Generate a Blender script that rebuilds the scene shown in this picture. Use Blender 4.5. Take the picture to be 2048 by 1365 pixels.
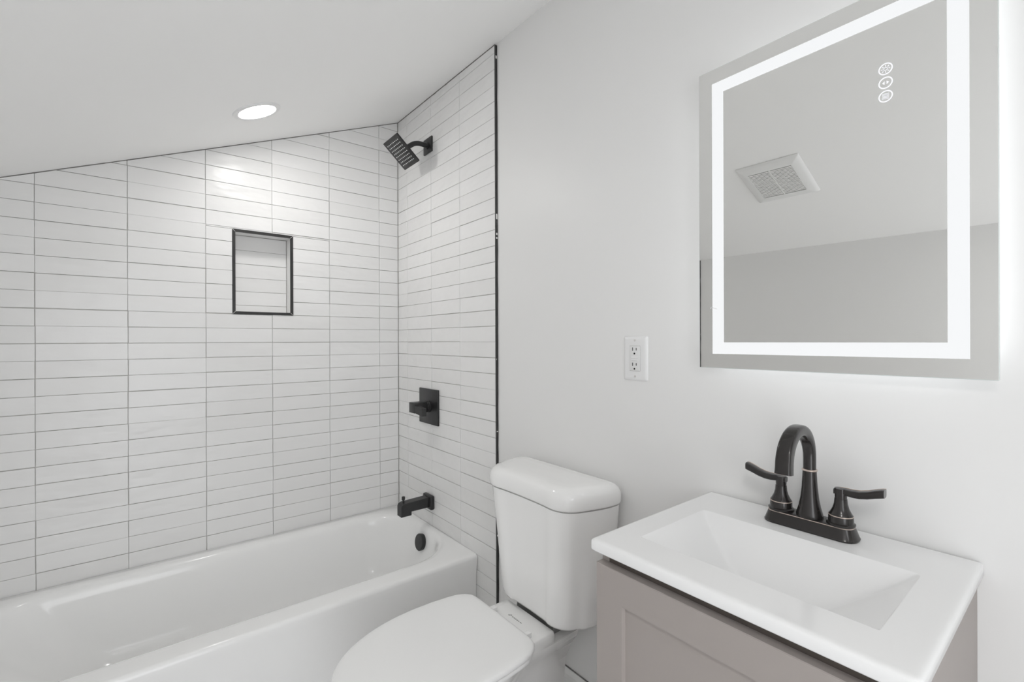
import bpy, bmesh, math, random
from mathutils import Vector, Matrix
import numpy as np

for o in list(bpy.data.objects):
    bpy.data.objects.remove(o)
scene = bpy.context.scene
COL = scene.collection
RNG = random.Random(7)
PI = math.pi

# ------------------------------------------------------------------ camera
W_T = 0.245                       # tile pitch along a course (m)
YAW, PITCH, ROLL, F_PX = 0.90011, -0.00079, -0.00342, 933.507
cy_, sy_ = math.cos(YAW), math.sin(YAW)
cp_, sp_ = math.cos(PITCH), math.sin(PITCH)
fwd = Vector((cy_ * cp_, sy_ * cp_, sp_))
rgt = Vector((sy_, -cy_, 0.0))
upv = rgt.cross(fwd)
r2 = math.cos(ROLL) * rgt + math.sin(ROLL) * upv
u2 = -math.sin(ROLL) * rgt + math.cos(ROLL) * upv
cam = bpy.data.cameras.new('camera')
cam.sensor_width = 36.0
cam.lens = F_PX / 2048 * 36.0
cam.clip_start = 0.01
cam_o = bpy.data.objects.new('camera', cam)
COL.objects.link(cam_o)
M = Matrix((r2, u2, -fwd)).transposed().to_4x4()
M.translation = Vector((-1.0413, -2.2571, 1.2))
cam_o.matrix_world = M
scene.camera = cam_o

# ------------------------------------------------------------------ world, exposure
world = bpy.data.worlds.new('world')
scene.world = world
world.use_nodes = True
bg = world.node_tree.nodes['Background']
bg.inputs[0].default_value = (0.95, 0.97, 1.0, 1)
bg.inputs[1].default_value = 1.8          # soft fill let in through the added, unseen doorway
scene.view_settings.view_transform = 'Standard'
scene.view_settings.look = 'None'
scene.view_settings.exposure = 1.03
scene.view_settings.gamma = 1.0
scene.view_settings.use_curve_mapping = False
scene.cycles.use_denoising = True
scene.cycles.max_bounces = 16
scene.cycles.diffuse_bounces = 12
scene.cycles.glossy_bounces = 8
scene.cycles.sample_clamp_indirect = 6.0

LENS_STRENGTH = 33.0
BAND_STRENGTH = 0.44
HALO_STRENGTH = 1.6


# ------------------------------------------------------------------ materials
def principled(name, color, rough=0.5, spec=0.5, metal=0.0, coat=0.0, emit=None, estr=0.0):
    m = bpy.data.materials.new(name)
    m.use_nodes = True
    b = m.node_tree.nodes['Principled BSDF']
    b.inputs['Base Color'].default_value = (*color, 1)
    b.inputs['Roughness'].default_value = rough
    b.inputs['Specular IOR Level'].default_value = spec
    b.inputs['Metallic'].default_value = metal
    b.inputs['Coat Weight'].default_value = coat
    b.inputs['Coat Roughness'].default_value = 0.05
    if emit:
        b.inputs['Emission Color'].default_value = (*emit, 1)
        b.inputs['Emission Strength'].default_value = estr
    return m


def add_noise_bump(m, scale, strength, dist=0.002, detail=3.0, stretch=None, island=False):
    nt = m.node_tree
    b = nt.nodes['Principled BSDF']
    tc = nt.nodes.new('ShaderNodeTexCoord')
    no = nt.nodes.new('ShaderNodeTexNoise')
    no.inputs['Scale'].default_value = scale
    no.inputs['Detail'].default_value = detail
    bu = nt.nodes.new('ShaderNodeBump')
    bu.inputs['Strength'].default_value = strength
    bu.inputs['Distance'].default_value = dist
    src = tc.outputs['Object']
    if stretch:
        mp = nt.nodes.new('ShaderNodeMapping')
        mp.inputs['Scale'].default_value = stretch
        nt.links.new(src, mp.inputs['Vector'])
        src = mp.outputs['Vector']
    if island:
        ge = nt.nodes.new('ShaderNodeNewGeometry')
        ad = nt.nodes.new('ShaderNodeVectorMath')
        ad.operation = 'ADD'
        sc = nt.nodes.new('ShaderNodeMath')
        sc.operation = 'MULTIPLY'
        sc.inputs[1].default_value = 17.0
        nt.links.new(ge.outputs['Random Per Island'], sc.inputs[0])
        nt.links.new(src, ad.inputs[0])
        nt.links.new(sc.outputs[0], ad.inputs[1])
        src = ad.outputs[0]
    nt.links.new(src, no.inputs['Vector'])
    nt.links.new(no.outputs['Fac'], bu.inputs['Height'])
    nt.links.new(bu.outputs['Normal'], b.inputs['Normal'])
    return no


def color_vary(m, c1, c2, scale, island=False, detail=4.0):
    nt = m.node_tree
    b = nt.nodes['Principled BSDF']
    mx = nt.nodes.new('ShaderNodeMix')
    mx.data_type = 'RGBA'
    mx.inputs[6].default_value = (*c1, 1)
    mx.inputs[7].default_value = (*c2, 1)
    if island:
        ge = nt.nodes.new('ShaderNodeNewGeometry')
        nt.links.new(ge.outputs['Random Per Island'], mx.inputs[0])
    else:
        tc = nt.nodes.new('ShaderNodeTexCoord')
        no = nt.nodes.new('ShaderNodeTexNoise')
        no.inputs['Scale'].default_value = scale
        no.inputs['Detail'].default_value = detail
        nt.links.new(tc.outputs['Object'], no.inputs['Vector'])
        nt.links.new(no.outputs['Fac'], mx.inputs[0])
    nt.links.new(mx.outputs[2], b.inputs['Base Color'])


PAINT = principled('wall_paint', (0.80, 0.798, 0.792), 0.42, 0.35)
add_noise_bump(PAINT, 60, 0.10, 0.0015, 4.0)
CEILP = principled('ceiling_paint', (0.94, 0.938, 0.932), 0.6, 0.3)
add_noise_bump(CEILP, 40, 0.05, 0.001, 3.0)
TILE = principled('glazed_tile', (0.80, 0.795, 0.785), 0.27, 0.40)
color_vary(TILE, (0.80, 0.797, 0.791), (0.83, 0.828, 0.824), 1, island=True)
add_noise_bump(TILE, 11, 0.75, 0.006, 1.5, (1, 1, 2.2), island=True)
GROUT = principled('grout', (0.33, 0.32, 0.305), 0.9, 0.2)
color_vary(GROUT, (0.46, 0.45, 0.435), (0.78, 0.77, 0.75), 16)
CAULK = principled('dark_joint', (0.16, 0.155, 0.15), 0.9, 0.2)
color_vary(CAULK, (0.04, 0.04, 0.04), (0.42, 0.41, 0.40), 26)
TRIMB = principled('black_edge_trim', (0.022, 0.022, 0.022), 0.42, 0.5)
color_vary(TRIMB, (0.014, 0.014, 0.014), (0.035, 0.034, 0.033), 30)
SPLAT = principled('white_grout_smear', (0.75, 0.74, 0.72), 0.8, 0.2)
BLACK = principled('matte_black_metal', (0.018, 0.018, 0.019), 0.38, 0.5)
color_vary(BLACK, (0.014, 0.014, 0.015), (0.026, 0.026, 0.026), 40)
NOZZ = principled('silicone_nozzle', (0.72, 0.72, 0.71), 0.5, 0.4)
TUBW = principled('tub_enamel', (0.90, 0.90, 0.895), 0.14, 0.42, coat=0.1)
PORC = principled('toilet_porcelain', (0.885, 0.883, 0.876), 0.10, 0.5, coat=0.3)
SEATP = principled('seat_plastic', (0.90, 0.90, 0.895), 0.30, 0.5)
TOPW = principled('cultured_marble', (0.84, 0.84, 0.84), 0.13, 0.5)
CAB = principled('taupe_paint', (0.345, 0.312, 0.294), 0.42, 0.4)
add_noise_bump(CAB, 220, 0.06, 0.0006, 2.0)
RAIL_SHADE = principled('rail_shade', (0.10, 0.085, 0.075), 0.7, 0.3)
BRONZE = principled('oil_rubbed_bronze', (0.030, 0.027, 0.026), 0.20, 0.5, metal=0.35, coat=0.25)
BRONZE_E = principled('bronze_pale', (0.62, 0.52, 0.46), 0.3, 0.5, metal=0.7)  # paler bronze for the edge lines and collar
MIRR = principled('mirror_silver', (0.85, 0.85, 0.835), 0.005, 0.5, metal=1.0)
MIRB = principled('mirror_back', (0.55, 0.55, 0.55), 0.5)
MEDGE = principled('mirror_edge', (0.72, 0.76, 0.75), 0.2, 0.5)
BAND = principled('frosted_light_band', (0.05, 0.05, 0.05), 0.6, 0.2, emit=(0.97, 0.985, 1.0), estr=BAND_STRENGTH)
HALO = principled('led_strip', (0.8, 0.8, 0.8), 0.6, 0.2, emit=(0.95, 0.98, 1.0), estr=HALO_STRENGTH)
ICON = principled('lit_icon', (0.1, 0.1, 0.1), 0.6, 0.2, emit=(0.93, 0.94, 1.0), estr=0.48)
ICON2 = principled('dim_lit_icon', (0.3, 0.3, 0.3), 0.6, 0.2, emit=(0.93, 0.94, 1.0), estr=0.34)
PLAST = principled('white_plastic', (0.80, 0.80, 0.80), 0.22, 0.5)
PLAST2 = principled('outlet_plastic', (0.76, 0.76, 0.755), 0.3, 0.5)
SLOT = principled('socket_slot', (0.012, 0.012, 0.012), 0.7, 0.2)
SCREW = principled('screw_metal', (0.70, 0.69, 0.67), 0.35, 0.5, metal=0.5)
LENS = principled('light_lens', (0.9, 0.9, 0.9), 0.5, 0.3, emit=(1.0, 0.985, 0.96), estr=LENS_STRENGTH)
RING = principled('light_trim_white', (0.84, 0.84, 0.84), 0.35, 0.4)
FANP = principled('fan_plastic', (0.84, 0.84, 0.835), 0.4, 0.4)
FAND = principled('fan_dark', (0.06, 0.06, 0.06), 0.8, 0.2)
BASEB = principled('baseboard_paint', (0.84, 0.84, 0.835), 0.3, 0.45)
DOORP = principled('door_paint', (0.82, 0.82, 0.81), 0.35, 0.45)
FLOORM = principled('floor_tile', (0.42, 0.41, 0.40), 0.35, 0.45)
LOGO = principled('printed_mark', (0.42, 0.42, 0.42), 0.5, 0.3)


def floor_nodes(m):
    nt = m.node_tree
    b = nt.nodes['Principled BSDF']
    tc = nt.nodes.new('ShaderNodeTexCoord')
    br = nt.nodes.new('ShaderNodeTexBrick')
    br.offset = 0.5
    br.inputs['Color1'].default_value = (0.74, 0.735, 0.73, 1)
    br.inputs['Color2'].default_value = (0.71, 0.705, 0.70, 1)
    br.inputs['Mortar'].default_value = (0.25, 0.245, 0.24, 1)
    br.inputs['Scale'].default_value = 1.0
    br.inputs['Brick Width'].default_value = 0.6
    br.inputs['Row Height'].default_value = 0.3
    br.inputs['Mortar Size'].default_value = 0.002
    nt.links.new(tc.outputs['Object'], br.inputs['Vector'])
    nt.links.new(br.outputs['Color'], b.inputs['Base Color'])


floor_nodes(FLOORM)


# ------------------------------------------------------------------ helpers
def obj(name, bm, mats, parent=None, smooth=None, loc=None):
    me = bpy.data.meshes.new(name)
    bmesh.ops.recalc_face_normals(bm, faces=bm.faces[:])
    bm.to_mesh(me)
    bm.free()
    if not isinstance(mats, (list, tuple)):
        mats = [mats]
    for m in mats:
        me.materials.append(m)
    o = bpy.data.objects.new(name, me)
    COL.objects.link(o)
    if parent is not None:
        o.parent = parent
        pm = Matrix.Translation(parent_origin(parent))
        o.data.transform(pm.inverted())
    if smooth is not None:
        for p in me.polygons:
            p.use_smooth = True
        try:
            me.set_sharp_from_angle(angle=math.radians(smooth))
        except Exception:
            pass
    return o


def parent_origin(p):
    v = Vector(p.location)
    while p.parent is not None:
        p = p.parent
        v += Vector(p.location)
    return v


def thing(name, label, cat, loc, group=None):
    o = bpy.data.objects.new(name, None)
    COL.objects.link(o)
    o.location = loc
    o.empty_display_size = 0.05
    o['label'] = label
    o['category'] = cat
    if group:
        o['group'] = group
    return o


def struct(name, bm, mats, smooth=None):
    o = obj(name, bm, mats, smooth=smooth)
    o['kind'] = 'structure'
    return o


def box(bm, x0, x1, y0, y1, z0, z1, mat=0, bevel=0.0, seg=2):
    vs = [bm.verts.new((x, y, z)) for x in (x0, x1) for y in (y0, y1) for z in (z0, z1)]
    q = [(0, 1, 3, 2), (4, 6, 7, 5), (0, 4, 5, 1), (2, 3, 7, 6), (0, 2, 6, 4), (1, 5, 7, 3)]
    fs = [bm.faces.new([vs[i] for i in f]) for f in q]
    bmesh.ops.recalc_face_normals(bm, faces=fs)
    for f in fs:
        f.material_index = mat
    if bevel > 0:
        es = list({e for f in fs for e in f.edges})
        r = bmesh.ops.bevel(bm, geom=es, offset=bevel, segments=seg, affect='EDGES', profile=0.5)
        for f in r['faces']:
            f.material_index = mat
    return vs


def loft(bm, rings, cap0=True, cap1=True, mat=0, closed=False):
    vr = [[bm.verts.new(p) for p in r] for r in rings]
    n = len(vr[0])
    pairs = list(zip(vr[:-1], vr[1:]))
    if closed:
        pairs.append((vr[-1], vr[0]))
    for a, b in pairs:
        for i in range(n):
            j = (i + 1) % n
            f = bm.faces.new((a[i], a[j], b[j], b[i]))
            f.material_index = mat
    if not closed:
        if cap0:
            bm.faces.new(vr[0][::-1]).material_index = mat
        if cap1:
            bm.faces.new(vr[-1]).material_index = mat
    return vr


def circle(c, r, n, ax=(1, 0, 0), ay=(0, 1, 0), ry=None):
    c = Vector(c)
    ax, ay = Vector(ax), Vector(ay)
    ry = r if ry is None else ry
    return [c + ax * (r * math.cos(2 * PI * i / n)) + ay * (ry * math.sin(2 * PI * i / n)) for i in range(n)]


def rrect(x0, x1, y0, y1, rad, z, nc=8, ne=4):
    """rounded rectangle ring, CCW from the +x,-y corner. rad = [x1y0, x1y1, x0y1, x0y0]"""
    if not isinstance(rad, (list, tuple)):
        rad = [rad] * 4
    cs = [(x1 - rad[0], y0 + rad[0], -PI / 2), (x1 - rad[1], y1 - rad[1], 0),
          (x0 + rad[2], y1 - rad[2], PI / 2), (x0 + rad[3], y0 + rad[3], PI)]
    pts = []
    for k in range(4):
        cx, cyy, a0 = cs[k]
        arc = [(cx + rad[k] * math.cos(a0 + PI / 2 * i / nc), cyy + rad[k] * math.sin(a0 + PI / 2 * i / nc)) for i in range(nc + 1)]
        pts += arc
        nx, ny, na = cs[(k + 1) % 4]
        r_n = rad[(k + 1) % 4]
        e = (nx + r_n * math.cos(na), ny + r_n * math.sin(na))
        s = arc[-1]
        for i in range(1, ne + 1):
            t = i / (ne + 1)
            pts.append((s[0] + (e[0] - s[0]) * t, s[1] + (e[1] - s[1]) * t))
    return [Vector((p[0], p[1], z)) for p in pts]


def lathe(bm, prof, c, n=32, ax=(1, 0, 0), ay=(0, 1, 0), az=(0, 0, 1), mat=0):
    """prof: list of (radius, height)"""
    az = Vector(az)
    rings = [circle(Vector(c) + az * h, max(r, 1e-5), n, ax, ay) for r, h in prof]
    return loft(bm, rings, mat=mat)


def sweep(bm, pts, secs, n, up=Vector((0, 1, 0)), power=2.0, mat=0):
    """tube along pts; secs = list of (half_width_along_up, half_height) per point"""
    rings = []
    for i, p in enumerate(pts):
        a = pts[max(0, i - 1)]
        b = pts[min(len(pts) - 1, i + 1)]
        t = (Vector(b) - Vector(a)).normalized()
        nrm = up.cross(t).normalized()
        sd = up
        w, h = secs[i]
        ring = []
        for k in range(n):
            th = 2 * PI * k / n
            c, s = math.cos(th), math.sin(th)
            ring.append(Vector(p) + sd * (w * math.copysign(abs(c) ** (2 / power), c)) + nrm * (h * math.copysign(abs(s) ** (2 / power), s)))
        rings.append(ring)
    return loft(bm, rings, mat=mat)


# ------------------------------------------------------------------ room shell
KX = -1.563                      # knee wall (left)
FY = -3.05                       # front wall, behind the camera
PX = 0.006                       # painted face of the right wall (tile face is x = 0)


def ceil_z(x, y):
    return 2.330 + 0.415 * x + 0.02 * y


# floor
bm = bmesh.new()
box(bm, KX - 0.1, 0.1, FY - 0.1, 0.2, -0.06, 0.0)
struct('floor', bm, FLOORM)

# ceiling: sloped slab with a small plaster cove where it meets the painted right wall
bm = bmesh.new()


def slab(bm, pts_lo, th):
    lo = [bm.verts.new(p) for p in pts_lo]
    hi = [bm.verts.new(Vector(p) + Vector((0, 0, th))) for p in pts_lo]
    n = len(lo)
    bm.faces.new(lo[::-1])
    bm.faces.new(hi)
    for i in range(n):
        bm.faces.new((lo[i], lo[(i + 1) % n], hi[(i + 1) % n], hi[i]))


xs0, xs1 = KX - 0.1, 0.1
slab(bm, [(xs0, FY - 0.1, ceil_z(xs0, FY - 0.1)), (xs1, FY - 0.1, ceil_z(xs1, FY - 0.1)),
          (xs1, 0.2, ceil_z(xs1, 0.2)), (xs0, 0.2, ceil_z(xs0, 0.2))], 0.08)
struct('ceiling', bm, CEILP)

# painted right wall
bm = bmesh.new()
yy = (FY - 0.1, 0.0)
v = [bm.verts.new(p) for p in [(PX, yy[0], 0), (PX, yy[1], 0), (PX, yy[1], ceil_z(PX, yy[1]) + 0.03), (PX, yy[0], ceil_z(PX, yy[0]) + 0.03)]]
w = [bm.verts.new((0.12, q.co.y, q.co.z)) for q in v]
bm.faces.new(v)
bm.faces.new(w[::-1])
for i in range(4):
    bm.faces.new((v[i], w[i], w[(i + 1) % 4], v[(i + 1) % 4]))
wall_right = struct('wall_right', bm, PAINT)

# painted knee wall on the left
bm = bmesh.new()
xk = KX
v = [bm.verts.new(p) for p in [(xk, FY - 0.1, 0), (xk, 0.1, 0), (xk, 0.1, ceil_z(xk, 0.1) + 0.03), (xk, FY - 0.1, ceil_z(xk, FY - 0.1) + 0.03)]]
w = [bm.verts.new((xk - 0.1, q.co.y, q.co.z)) for q in v]
bm.faces.new(v)
bm.faces.new(w[::-1])
for i in range(4):
    bm.faces.new((v[i], w[i], w[(i + 1) % 4], v[(i + 1) % 4]))
wall_left = struct('wall_left', bm, PAINT)

# front wall behind the camera; doorway opening added to let fill light in
bm = bmesh.new()
DX0, DX1, DZ = -1.46, -0.72, 1.64
T = 0.1


def wall_piece(bm, x0, x1, z0, top):
    a = [(x0, z0), (x1, z0), (x1, top(x1)), (x0, top(x0))]
    lo = [bm.verts.new((p[0], FY, p[1])) for p in a]
    hi = [bm.verts.new((p[0], FY - T, p[1])) for p in a]
    bm.faces.new(lo)
    bm.faces.new(hi[::-1])
    for i in range(4):
        bm.faces.new((lo[i], hi[i], hi[(i + 1) % 4], lo[(i + 1) % 4]))


ct = lambda x: ceil_z(x, FY) + 0.02
wall_piece(bm, KX, DX0, 0, ct)
wall_piece(bm, DX1, PX, 0, ct)
wall_piece(bm, DX0, DX1, DZ, ct)
struct('wall_front', bm, PAINT)
bm = bmesh.new()
for x0, x1, z0, z1 in ((DX0 - 0.07, DX0, 0, DZ + 0.07), (DX1, DX1 + 0.07, 0, DZ + 0.07), (DX0, DX1, DZ, DZ + 0.07)):
    if x0 > KX:
        box(bm, x0, x1, FY, FY + 0.016, z0, z1, bevel=0.003)
struct('door_1', bm, DOORP)  # casing of the added doorway
# sampling portal in the added doorway that lets the fill light in
l_ = bpy.data.lights.new('doorway_fill', 'AREA')
l_.shape = 'RECTANGLE'
l_.size, l_.size_y = DX1 - DX0, DZ
l_.cycles.is_portal = True
lo_ = bpy.data.objects.new('doorway_fill', l_)
COL.objects.link(lo_)
lo_.location = ((DX0 + DX1) / 2, FY - T, DZ / 2)
lo_.rotation_euler = (PI / 2, 0, 0)

# ------------------------------------------------------------------ tiled alcove
ROW = 0.2466 * W_T
ROW0 = 1.1955
GAP = 0.0016
TH = 0.008


def subtract(r, h):
    """rectangle minus a hole, both (a0,a1,b0,b1)"""
    a0, a1, b0, b1 = r
    h0, h1, k0, k1 = h
    if a1 <= h0 or a0 >= h1 or b1 <= k0 or b0 >= k1:
        return [r]
    out = []
    if b0 < k0:
        out.append((a0, a1, b0, k0))
    if b1 > k1:
        out.append((a0, a1, k1, b1))
    m0, m1 = max(b0, k0), min(b1, k1)
    if a0 < h0:
        out.append((a0, h0, m0, m1))
    if a1 > h1:
        out.append((h1, a1, m0, m1))
    return [q for q in out if q[1] - q[0] > 0.004 and q[3] - q[2] > 0.004]


def tile_field(bm, cols, rows, to3, hole=None, jit=1.0, th=TH):
    for r0, r1 in zip(rows[:-1], rows[1:]):
        for c0, c1 in zip(cols[:-1], cols[1:]):
            rects = [(c0, c1, r0, r1)]
            if hole:
                rects = subtract(rects[0], hole)
            for a0, a1, b0, b1 in rects:
                ja, jb = RNG.uniform(-.0007, .0007) * jit, RNG.uniform(-.0007, .0007) * jit
                ang = RNG.uniform(-.0022, .0022) * jit
                dn = RNG.uniform(-.0005, .0005) * jit
                t1, t2 = RNG.uniform(-.003, .003) * jit, RNG.uniform(-.008, .008) * jit
                g = GAP / 2
                ca, cb = (a0 + a1) / 2, (b0 + b1) / 2
                vs = box(bm, a0 + g, a1 - g, b0 + g, b1 - g, 0, th, bevel=0.0011, seg=1)
                bm.verts.ensure_lookup_table()
                # the bevel makes 24 fresh verts at the end of the list
                for q in bm.verts[-24:]:
                    da, db, d = q.co.x - ca, q.co.y - cb, q.co.z
                    if d > th * 0.5:
                        d += dn + t1 * da + t2 * db
                    a = ca + ja + da * math.cos(ang) - db * math.sin(ang)
                    b = cb + jb + da * math.sin(ang) + db * math.cos(ang)
                    q.co = to3(a, b, d)


def clip_ceiling(bm, drop):
    n = Vector((-0.415, -0.02, 1)).normalized()
    bmesh.ops.bisect_plane(bm, geom=bm.verts[:] + bm.edges[:] + bm.faces[:], plane_co=(0, 0, 2.330 - drop), plane_no=n, clear_outer=True)
    es = [e for e in bm.edges if e.is_boundary]
    bmesh.ops.holes_fill(bm, edges=es, sides=0)


def rows_between(z0, z1):
    k0 = math.floor((z0 - ROW0) / ROW)
    zs = [z0]
    k = k0 + 1
    while ROW0 + k * ROW < z1:
        zz = ROW0 + k * ROW
        if zz - zs[-1] > 0.006:
            zs.append(zz)
        k += 1
    zs.append(z1)
    return zs


HOLE = (-0.7415, -0.5085, 1.318, 1.672)      # niche opening
cols_b = [KX] + [(-5.41499 + c) * W_T for c in range(0, 6)] + [-0.0012]
bm = bmesh.new()
rows_b = rows_between(0.30, 2.40)
to_back = lambda a, b, d: Vector((a, TH - d, b))
tile_field(bm, cols_b, rows_b, to_back, hole=(HOLE[0] - .0005, HOLE[1] + .0005, HOLE[2] - .0005, HOLE[3] + .0005))
clip_ceiling(bm, 0.0035)
tb = bm
# backing of the long wall (with the niche hole)
bm = bmesh.new()
for r in ((KX - 0.1, HOLE[0], 0, 2.5), (HOLE[1], 0.12, 0, 2.5), (HOLE[0], HOLE[1], 0, HOLE[2]), (HOLE[0], HOLE[1], HOLE[3], 2.5)):
    box(bm, r[0], r[1], 0.0062, 0.16, r[2], r[3])
clip_ceiling(bm, -0.02)
wall_back = struct('wall_back', bm, GROUT)
tile_b = obj('tile_panel', tb, TILE, wall_back)

# niche: tiled recess
ND = 0.088
bm = bmesh.new()
g = 0.002
nx0, nx1, nz0, nz1 = HOLE
to_nb = lambda a, b, d: Vector((a, ND + 0.006 - d, b))
nrows = [nz0 + 0.006] + [nz0 + 0.042 + i * ROW for i in range(0, 6) if nz0 + 0.042 + i * ROW < nz1 - 0.02] + [nz1 - 0.006]
tile_field(bm, [nx0 + 0.006, nx1 - 0.006], nrows, to_nb, jit=0.5, th=0.006)
# sides, sill and head, each a single thin tile
box(bm, nx0, nx0 + 0.0055, 0.004, ND, nz0, nz1, bevel=0.0006, seg=1)
box(bm, nx1 - 0.0055, nx1, 0.004, ND, nz0, nz1, bevel=0.0006, seg=1)
box(bm, nx0 + 0.006, nx1 - 0.006, 0.004, ND, nz0, nz0 + 0.0055, bevel=0.0006, seg=1)
box(bm, nx0 + 0.006, nx1 - 0.006, 0.004, ND, nz1 - 0.0055, nz1, bevel=0.0006, seg=1)
for f in bm.faces:
    f.material_index = 0
box(bm, nx0 + 0.001, nx1 - 0.001, ND + 0.0045, ND + 0.02, nz0 + 0.001, nz1 - 0.001, mat=1)
niche = obj('niche', bm, [TILE, GROUT], wall_back)

# black edging round the niche, four mitred bars
TW = 0.0115


def mitred_frame(bm, x0, x1, z0, z1, tw, y0, y1, cut=0.0009):
    o = [(x0, z0), (x1, z0), (x1, z1), (x0, z1)]
    i_ = [(x0 + tw, z0 + tw), (x1 - tw, z0 + tw), (x1 - tw, z1 - tw), (x0 + tw, z1 - tw)]
    for k in range(4):
        a, b = Vector((*o[k], 0)), Vector((*o[(k + 1) % 4], 0))
        c, d = Vector((*i_[(k + 1) % 4], 0)), Vector((*i_[k], 0))
        t = (b - a).normalized() * cut
        q = [a + t, b - t, c - t, d + t]
        lo = [bm.verts.new((p.x, y0, p.y)) for p in q]
        hi = [bm.verts.new((p.x, y1, p.y)) for p in q]
        bm.faces.new(lo)
        bm.faces.new(hi[::-1])
        for m in range(4):
            bm.faces.new((lo[m], hi[m], hi[(m + 1) % 4], lo[(m + 1) % 4]))


bm = bmesh.new()
mitred_frame(bm, nx0 - 0.002, nx1 + 0.002, nz0 - 0.002, nz1 + 0.002, TW, -0.0022, 0.006)
obj('niche_trim', bm, TRIMB, wall_back)
bm = bmesh.new()
for (a, b, sx, sz) in ((nx0, nz0, 1, 1), (nx1, nz0, -1, 1), (nx1, nz1, -1, -1), (nx0, nz1, 1, -1)):
    p0 = Vector((a - sx * .0015, -0.0018, b - sz * .0015))
    p1 = Vector((a + sx * .009, -0.0018, b + sz * .009))
    d = Vector((-sz, 0, sx)).normalized() * 0.0009 if sx * sz > 0 else Vector((sz, 0, -sx)).normalized() * 0.0009
    d = Vector((-(p1 - p0).z, 0, (p1 - p0).x)).normalized() * 0.0009
    lo = [bm.verts.new(q) for q in (p0 - d, p1 - d, p1 + d, p0 + d)]
    hi = [bm.verts.new(q.co + Vector((0, 0.007, 0))) for q in lo]
    bm.faces.new(lo)
    bm.faces.new(hi[::-1])
    for m in range(4):
        bm.faces.new((lo[m], hi[m], hi[(m + 1) % 4], lo[(m + 1) % 4]))
obj('mitre_joint', bm, SPLAT, wall_back)

# wet wall tile, proud of the painted wall
EDGE_Y = -0.8455
cols_r = [EDGE_Y] + [-(0.42837 + k) * W_T for k in (2, 1, 0)] + [-0.0005]
bm = bmesh.new()
to_right = lambda a, b, d: Vector((TH - d, a, b))
tile_field(bm, cols_r, rows_between(0.0, 2.36), to_right)
clip_ceiling(bm, 0.004)
tr = bm
bm = bmesh.new()
box(bm, 0.0055, 0.009, EDGE_Y, 0.004, 0.0, 2.4)
clip_ceiling(bm, -0.004)
grout_r = obj('grout_bed', bm, GROUT, wall_right)
tile_r = obj('tile_panel', tr, TILE, wall_right)

# left alcove end, seen only in the mirror
bm = bmesh.new()
EDGE_L = -0.804
cols_l = [EDGE_L] + [-(0.42837 + k) * W_T for k in (2, 1, 0)] + [-0.0005]
tile_field(bm, cols_l, rows_between(0.30, 1.75), lambda a, b, d: Vector((KX - 0.003 + d, a, b)))
clip_ceiling(bm, 0.004)
obj('tile_panel', bm, TILE, wall_left)


# black metal edge trims (vertical), a little uneven along the plaster side
def edge_trim(bm, xf, xb, y0, y1, z0, z1, n=60):
    rr = random.Random(3)
    rings = []
    for i in range(n + 1):
        z = z0 + (z1 - z0) * i / n
        e = rr.uniform(-0.0007, 0.0009)
        rings.append([Vector((xf, y1, z)), Vector((xb, y1, z)), Vector((xb, y0 - e, z)), Vector((xf + 0.0007 * (1 if xb > xf else -1), y0 - e, z)), Vector((xf, y0 + 0.001 - e, z))])
    loft(bm, rings)


bm = bmesh.new()
edge_trim(bm, -0.0012, 0.0075, EDGE_Y - 0.0078, EDGE_Y - 0.0002, 0.005, ceil_z(0, EDGE_Y) - 0.006)
t1 = struct('trim_1', bm, TRIMB)
bm = bmesh.new()
rr = random.Random(11)
for z, h, side in ((1.655, .026, 1), (1.62, .009, 1), (1.665, .010, 0), (1.60, .004, 0), (1.585, .003, 0), (2.262, .006, 0), (1.13, .003, 0), (0.86, .003, 0), (0.47, .004, 0)):
    yq = EDGE_Y - (0.0002 if side else 0.0080)
    w_ = rr.uniform(.0003, .0006)
    ring0 = []
    pts_ = [(yq - w_ * .2, z - h), (yq + w_, z - h * .4), (yq + w_ * .7, z + h * .5), (yq, z + h), (yq - w_, z + h * .3), (yq - w_ * .8, z - h * .5)]
    loft(bm, [[Vector((-0.0017, p[0], p[1])) for p in pts_], [Vector((0.004, p[0], p[1])) for p in pts_]])
obj('plaster_smear', bm, SPLAT, t1)
bm = bmesh.new()
edge_trim(bm, KX + 0.0062, KX - 0.002, EDGE_L - 0.010, EDGE_L - 0.0002, 0.30, ceil_z(KX, EDGE_L) - 0.004)
struct('trim_2', bm, TRIMB)


# uneven dark joint between the tiles and the ceiling
def joint(bm, p0, p1, inn, n=90, seed=1, wmin=0.0016, wmax=0.005):
    rr = random.Random(seed)
    nrm = Vector((-0.415, -0.02, 1)).normalized()
    wd = 0.003
    rings = []
    for i in range(n + 1):
        p = p0.lerp(p1, i / n)
        wd += (rr.uniform(wmin, wmax) - wd) * 0.45
        q = Vector(inn)
        dwn = Vector((0, 0, -wd))
        rings.append([p + q * 0.0008, p + dwn + q * 0.0008, p + dwn - q * 0.006, p - q * 0.006])
    loft(bm, rings)


bm = bmesh.new()
joint(bm, Vector((KX, 0, ceil_z(KX, 0) + .0005)), Vector((0, 0, ceil_z(0, 0) + .0005)), (0, -1, 0), seed=4)
joint(bm, Vector((0, 0, ceil_z(0, 0) + .0005)), Vector((0, EDGE_Y, ceil_z(0, EDGE_Y) + .0005)), (-1, 0, 0), seed=8, wmin=.001, wmax=.007)
struct('trim_3', bm, CAULK)

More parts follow.
